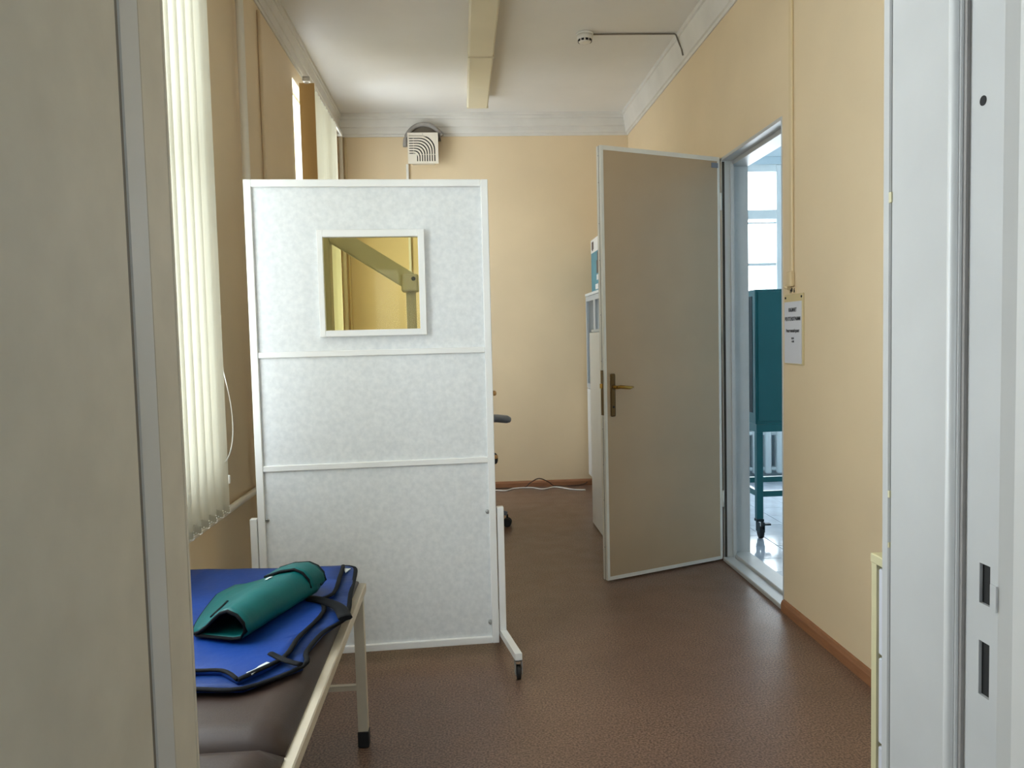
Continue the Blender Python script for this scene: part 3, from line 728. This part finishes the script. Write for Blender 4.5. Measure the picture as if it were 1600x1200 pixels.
ap = thing('blue_lead_apron', 'royal blue lead apron with black edging spread on the couch', 'apron', al)
def Ab(n, bm, m, p=ap, **k): return obj(n, bm, m, p, al, **k)
ZL, ZU = .5365, .5475
zl = lambda x, y: ZL - max(0, (x+.345))*.12
Ab('under_layer', drape(lower, zl, .010, .004, 3.1), 'bluedark')
Ab('top_layer', drape(upper, ZU, .011, .006, 7.7), 'blue')
b = NB(); bind(b, lower[1:12], lambda x, y: zl(x, y)+.009, .0065); 
bind(b, upper[1:5], ZU+.010, .0065, amp=.006, seed=7.7); bind(b, upper[4:10], ZU+.010, .0065, amp=.006, seed=7.7); bind(b, upper[9:13], ZU+.010, .0055, amp=.006, seed=7.7)
Ab('edge_binding', b, 'binding')
b = NB(); bind(b, [(-.43, 2.112), (-.403, 2.098), (-.368, 2.068), (-.335, 2.025), (-.309, 1.945)], .562, .018, flat=.35); Ab('shoulder_strap', b, 'binding')
b = NB(); bind(b, [(-.445, 1.745), (-.404, 1.703), (-.365, 1.676)], .561, .008, flat=.5); Ab('tie_strap', b, 'binding')
b = NB(); c_, s_ = (-.444, 1.650), math.atan2(-.035, -.018)
box(b, -.030, .030, -.008, .008, 0, .003)
bmesh.ops.transform(b, matrix=Matrix.Translation((-.450, 1.668, .5585)) @ Matrix.Rotation(math.radians(60), 4, 'Z'), verts=b.verts)
o = Ab('care_tag', b, 'label'); o['label'] = 'pale cloth tag near the front corner'
b = NB(); v = [b.verts.new(p) for p in ((-.383, 2.42, .5495), (-.362, 2.418, .549), (-.372, 2.375, .549))]; v2 = [b.verts.new(p.co+Vector((0, 0, .002))) for p in v]
b.faces.new(v); b.faces.new(v2)
for k in range(3): b.faces.new((v[k], v[(k+1) % 3], v2[(k+1) % 3], v2[k]))
o = Ab('corner_label', b, 'label'); o['label'] = 'white triangular label at the far corner'

# teal folded apron: a bent sheet lying on the blue one
tl = (-.56, 2.05, .560)
te = thing('teal_lead_apron', 'teal folded lead apron with black edging lying on the blue apron', 'apron', tl)
def At(n, bm, m, p=te, **k): return obj(n, bm, m, p, tl, **k)
P0, P1 = Vector((-.548, 1.822, .568)), Vector((-.434, 2.150, .568))
ax = (P1-P0).normalized(); lat = Vector((-ax.y, ax.x, 0))           # lat points to the left (towards the wall)
# cross-section (lateral, height): under sheet from the left, round the right fold, over the crest, down to the flat left tail
def section(t):
    tail = .105 + .125*min(1, t/.75)**.8; h = 1.0 + .06*math.sin(t*PI); rg = .012
    pr = [(.10, .002), (.05, .001), (.0, .001), (-.022, .006), (-.034, .020), (-.030, .039), (-.013, .057), (rg, .066)]
    pr += [(rg+(tail-rg)*f, c) for f, c in ((.2, .060), (.42, .043), (.62, .025), (.85, .010), (1.0, .005))]
    return [(a, c*h) for a, c in pr]
def sheet(t0, t1, nt, off=0.0):
    b = NB(); R0 = []
    for j in range(nt+1):
        t = t0+(t1-t0)*j/nt; base = P0.lerp(P1, t); row = []
        for (a, c) in section(t):
            d = noise.noise(Vector((a*12, t*4, 2.2)))*.004
            row.append(base+lat*a+Vector((0, 0, c+d*(c > .01)+off)))
        R0.append(row)
    return b, R0
def solidify(b, R0, th):
    nt, ns = len(R0), len(R0[0]); top = []; bot = []
    for j in range(nt):
        tr_, br_ = [], []
        for i in range(ns):
            d = (R0[j][min(i+1, ns-1)]-R0[j][max(i-1, 0)]).normalized()
            nrm = ax.cross(d).normalized()
            tr_.append(b.verts.new(R0[j][i]+nrm*th/2)); br_.append(b.verts.new(R0[j][i]-nrm*th/2))
        top.append(tr_); bot.append(br_)
    for j in range(nt-1):
        for i in range(ns-1):
            for g in (top, bot): f = b.faces.new((g[j][i], g[j][i+1], g[j+1][i+1], g[j+1][i])); f.smooth = True
    for i in range(ns-1):
        b.faces.new((top[0][i], bot[0][i], bot[0][i+1], top[0][i+1])); b.faces.new((top[-1][i], top[-1][i+1], bot[-1][i+1], bot[-1][i]))
    for j in range(nt-1):
        for i in (0, ns-1): b.faces.new((top[j][i], top[j+1][i], bot[j+1][i], bot[j][i]))
    return b
b, R0 = sheet(0, .98, 16)
At('folded_sheet', solidify(b, R0, .007), 'teal')
b2, R1 = sheet(.84, 1.06, 5, .006)
keep = []
for row in R1: keep.append([p + Vector((0, 0, .004)) for p in row[3:10]])
b2 = NB(); At('collar', solidify(b2, keep, .006), 'teal')
b = NB()
tube(b, R0[0], .0055, 8, .7); tube(b, R0[-1][4:], .005, 8, .7); tube(b, [r[-1] for r in R0], .005, 8, .7)
tube(b, keep[0], .0045, 8, .7); tube(b, keep[-1], .006, 8, .7)
tube(b, [R0[j][-3]+Vector((0, 0, .005)) for j in range(2, 8)], .004, 8, .7)
At('edge_binding', b, 'binding')
b = NB(); box(b, -.012, .012, -.004, .004, 0, .0015)
q = R0[11][8]
bmesh.ops.transform(b, matrix=Matrix.Translation(q+Vector((0, 0, .005))) @ Matrix.Rotation(math.radians(70), 4, 'Z') @ Matrix.Rotation(math.radians(-10), 4, 'X'), verts=b.verts)
o = At('maker_patch', b, 'label'); o['label'] = 'tiny white patch on the crest'

# ------------------------------------------------------------------ jointed arm behind the yellow glass
xa = thing('equipment_arm', 'pale column with a jointed arm seen through the yellow window of the screen', 'arm', (-.72, 4.2, 0)); sh = (-.72, 4.2, 0)
obj('column', strip((-.765, -.672, 4.15, 4.25, .05, 1.93), bev=.01, segs=2), 'armpaint', xa, sh)
obj('column_rail', strip((-.724, -.713, 4.140, 4.15, .3, 1.90), bev=.002), 'armpaint', xa, sh)
obj('base', strip((-.89, -.45, 3.95, 4.5, 0, .05), bev=.012, segs=2), 'armpaint', xa, sh)
b = NB(); a0 = Vector((-.70, 4.2, 1.835)); a1 = Vector((-.262, 4.2, 1.555)); d = (a1-a0).normalized(); nrm = Vector((-d.z, 0, d.x))
P = [a0-nrm*.046, a1-nrm*.046, a1+nrm*.046, a0+nrm*.046]
f0 = [b.verts.new(p+Vector((0, -.035, 0))) for p in P]; f1 = [b.verts.new(p+Vector((0, .035, 0))) for p in P]
b.faces.new(f0[::-1]); b.faces.new(f1)
for k in range(4): b.faces.new((f0[k], f0[(k+1) % 4], f1[(k+1) % 4], f1[k]))
bmesh.ops.bevel(b, geom=b.edges[:], offset=.008, segments=2, affect='EDGES')
obj('boom', b, 'armpaint', xa, sh)
kn = obj('knuckle', strip((-.308, -.222, 4.145, 4.255, 1.502, 1.592), bev=.008, segs=2), 'armpaint', xa, sh)
b = NB(); lathe(b, [(.011, 4.142), (.011, 4.146)], (-.244, 0, 1.567), 14, 'y'); obj('pivot_bolt', b, 'dark', kn, sh)
b = NB(); cyl(b, (-.262, 4.2, 1.505), (-.262, 4.2, 1.08), .026, 18); obj('drop_tube', b, 'armpaint', xa, sh)
b = NB(); box(b, -.36, -.16, 4.1, 4.3, .86, 1.08, bev=.03, segs=3); hd = obj('tube_head', b, 'armpaint', xa, sh)
b = NB(); cyl(b, (-.26, 4.1, .97), (-.26, 3.92, .97), .045, 20); obj('cone', b, 'armpaint', hd, sh)

# ------------------------------------------------------------------ office chair (mostly behind the screen)
oc = thing('office_chair', 'grey office chair mostly hidden behind the white screen', 'chair', (-.035, 5.2, 0), math.radians(15)); sh = (-.035, 5.2, 0)
cx_, cy_ = -.035, 5.2
b = NB(); box(b, cx_-.24, cx_+.20, cy_-.23, cy_+.23, .43, .51, bev=.03, segs=3); obj('seat', b, 'chairfab', oc, sh)
b = NB(); box(b, cx_-.30, cx_-.24, cy_-.21, cy_+.21, .58, 1.02, bev=.028, segs=3); br = obj('backrest', b, 'chairfab', oc, sh)
b = NB(); box(b, cx_-.33, cx_-.305, cy_-.03, cy_+.03, .42, .75, bev=.004); box(b, cx_-.33, cx_-.20, cy_-.03, cy_+.03, .405, .428, bev=.004); obj('back_bracket', b, 'chairgrey', oc, sh)
for s in (-1, 1):
    y = cy_+s*.25
    b = NB(); tube(b, [(cx_-.16, y, .735), (cx_-.08, y, .742), (cx_+.10, y, .742), (cx_+.19, y, .735), (cx_+.25, y, .726), (cx_+.272, y, .722)], [.02, .032, .036, .036, .036, .024], 14, .72); ar = obj('armrest', b, 'chairgrey', oc, sh)
    b = NB(); tube(b, [(cx_-.05, cy_+s*.18, .425), (cx_-.05, y, .44), (cx_-.06, y, .60), (cx_-.06, y, .725)], .014, 10); obj('arm_bracket', b, 'chairgrey', ar, sh)
b = NB(); cyl(b, (cx_, cy_, .11), (cx_, cy_, .43), .025, 16); obj('gas_lift', b, 'rubber', oc, sh)
for k in range(5):
    t = math.radians(-24+72*k); d = Vector((math.cos(t), math.sin(t), 0)); c0 = Vector((cx_, cy_, 0))
    b = NB(); tube(b, [c0+Vector((0, 0, .135)), c0+d*.15+Vector((0, 0, .12)), c0+d*.305+Vector((0, 0, .085))], [.03, .024, .018], 10, .8); lg = obj('base_leg', b, 'chairgrey', oc, sh)
    p = c0+d*.305; sd_ = Vector((-d.y, d.x, 0))
    b = NB()
    for s in (-1, 1): cyl(b, p+sd_*(s*.008)+Vector((0, 0, .0285)), p+sd_*(s*.027)+Vector((0, 0, .0285)), .028, 16)
    cyl(b, p+Vector((0, 0, .03)), p+Vector((0, 0, .08)), .007, 8)
    obj('caster', b, 'rubber', lg, sh)

# ------------------------------------------------------------------ white units by the far right wall, carton
gc = thing('glass_cabinet', 'tall white cabinet with glazed upper door in the far right corner', 'cabinet', (1.21, 6.1, 0)); sh = (1.21, 6.1, 0)
x0, x1, ya, yb, zt = 1.022, 1.395, 5.62, 6.45, 1.588
def G_(n, bm, m, p=gc, **k): return obj(n, bm, m, p, sh, **k)
b = NB(); box(b, x0+.018, x1, ya, ya+.018, .09, zt-.02); box(b, x0+.018, x1, yb-.018, yb, .09, zt-.02); box(b, x1-.01, x1, ya+.018, yb-.018, .09, zt-.02)
box(b, x0+.018, x1-.01, ya+.018, yb-.018, .09, .11); box(b, x0+.018, x1-.01, ya+.018, yb-.018, .80, .82); box(b, x0+.03, x1-.01, ya+.018, yb-.018, 1.19, 1.205); box(b, x0-.004, x1, ya-.006, yb+.004, zt-.02, zt)
G_('body', b, 'cabinet')
dz0, dz1 = .82, 1.565
for k, (da, db) in enumerate(((ya, (ya+yb)/2-.002), ((ya+yb)/2+.002, yb))):
    b = NB()
    for r_ in ((x0, x0+.018, da, da+.035, dz0, dz1), (x0, x0+.018, db-.035, db, dz0, dz1), (x0, x0+.018, da+.035, db-.035, dz0, dz0+.04), (x0, x0+.018, da+.035, db-.035, dz1-.04, dz1)): box(b, *r_)
    dr = G_('glazed_door', b, 'cabgrey'); G_('pane', strip((x0+.007, x0+.011, da+.035, db-.035, dz0+.04, dz1-.04)), 'pane', dr)
    dr = G_('lower_door', strip((x0, x0+.018, da, db, .10, .815), bev=.002), 'cabinet')
    yh = db-.06 if k == 0 else da+.06
    G_('handle', strip((x0-.014, x0, yh-.006, yh+.006, .68, .79), bev=.002), 'cabgrey', dr)
for lx in (x0+.03, x1-.06):
    for ly in (ya+.01, yb-.05): G_('foot', strip((lx, lx+.03, ly, ly+.03, 0, .09)), 'rubber')
ct = thing('printed_carton', 'blue and white printed carton standing on the glass cabinet', 'carton', (1.13, 6.1, zt)); sh = (1.13, 6.1, zt)
obj('box', strip((1.055, 1.25, 5.86, 6.33, zt, zt+.40)), 'cartonblue', ct, sh)
obj('top_band', strip((1.0535, 1.2515, 5.8585, 6.3315, zt+.315, zt+.42)), 'cartonwhite', ct, sh)
for (ya_, yb_, za, zb_) in ((5.99, 6.07, .14, .24), (6.00, 6.03, .24, .30), (6.20, 6.28, .34, .40), (6.23, 6.26, .33, .345)): obj('print_shape', strip((1.0515, 1.0535, ya_, yb_, zt+za, zt+zb_)), 'cartonprint', ct, sh)
for (ya_, yb_, za, zb_) in ((5.95, 6.08, .09, .13), (6.02, 6.14, .02, .06)): obj('print_panel', strip((1.0525, 1.055, ya_, yb_, zt+za, zt+zb_)), 'cartonwhite', ct, sh)
wu = thing('white_cupboard', 'lower plain white cupboard in front of the glass cabinet', 'cupboard', (1.11, 4.8, 0)); sh = (1.11, 4.8, 0)
obj('body', strip((.855, 1.385, 4.48, 5.15, .06, 1.27), bev=.004), 'cabinet', wu, sh)
obj('door', strip((.836, .853, 4.484, 5.146, .005, 1.268), bev=.004), 'cabinet', wu, sh)
obj('top_strip', strip((.850, 1.39, 4.475, 5.155, 1.27, 1.288), bev=.004), 'cabgrey', wu, sh)
obj('plinth', strip((.870, 1.38, 4.50, 5.13, 0, .06)), 'rubber', wu, sh)

# ------------------------------------------------------------------ cables on the floor by the end wall
def spline(p, sub=6):
    P = [Vector(q) for q in p]; out = []
    for i in range(len(P)-1):
        a, c, e, g = P[max(i-1, 0)], P[i], P[i+1], P[min(i+2, len(P)-1)]
        for k in range(sub):
            t = k/sub; out.append(.5*((2*c)+(e-a)*t+(2*a-5*c+4*e-g)*t*t+(3*c-a-3*e+g)*t**3))
    return out+[P[-1]]
b = NB(); tube(b, spline([(-.3, 6.30, .006), (.10, 6.36, .006), (.216, 6.379, .006), (.319, 6.333, .006), (.392, 6.415, .006), (.536, 6.43, .006), (.623, 6.344, .006), (.739, 6.415, .006), (.862, 6.285, .006), (.96, 6.25, .006)]), .0055, 8)
tag(obj('white_cable', b, 'cablew'), 'white cable lying in waves on the floor along the end wall', 'cable')
b = NB(); tube(b, spline([(-.2, 6.40, .005), (.30, 6.45, .005), (.47, 6.44, .006), (.53, 6.42, .05), (.60, 6.40, .085), (.68, 6.42, .05), (.74, 6.465, .006), (.90, 6.462, .005), (.98, 6.466, .012), (1.012, 6.47, .03)]), .0045, 8)
tag(obj('brown_cable', b, 'cableb'), 'thin brown cable that arches up in front of the end wall skirting', 'cable')

# ------------------------------------------------------------------ chest beside the near doorway
cs = thing('drawer_chest', 'pale yellow framed chest of drawers beside the right doorpost', 'chest', (1.17, 1.5, 0)); sh = (1.17, 1.5, 0)
x0, x1, ya, yb, zt = .937, 1.385, 1.22, 1.75, .73
b = NB(); box(b, x0, x1, yb-.022, yb, 0, zt-.022); box(b, x0, x1, ya, ya+.022, 0, zt-.022); box(b, x1-.012, x1, ya+.022, yb-.022, .03, zt-.022); box(b, x0+.012, x1-.012, ya+.022, yb-.022, .05, .07)
obj('carcass', b, 'chestwood', cs, sh)
obj('top', strip((x0-.002, x1, ya-.002, yb+.002, zt-.022, zt), bev=.002), 'chestwood', cs, sh)
zz = [.06, .285, .495, zt-.026]
for z_a, z_b in zip(zz, zz[1:]):
    d_ = obj('drawer', strip((x0+.003, x0+.018, ya+.025, yb-.025, z_a+.004, z_b-.004), bev=.003), 'chestfront', cs, sh)
    b = NB(); lathe(b, [(.012, -.018), (.014, -.012), (.006, -.006), (.006, 0)], (x0+.003, (ya+yb)/2, (z_a+z_b)/2), 14, 'x'); obj('knob', b, 'steel', d_, sh)
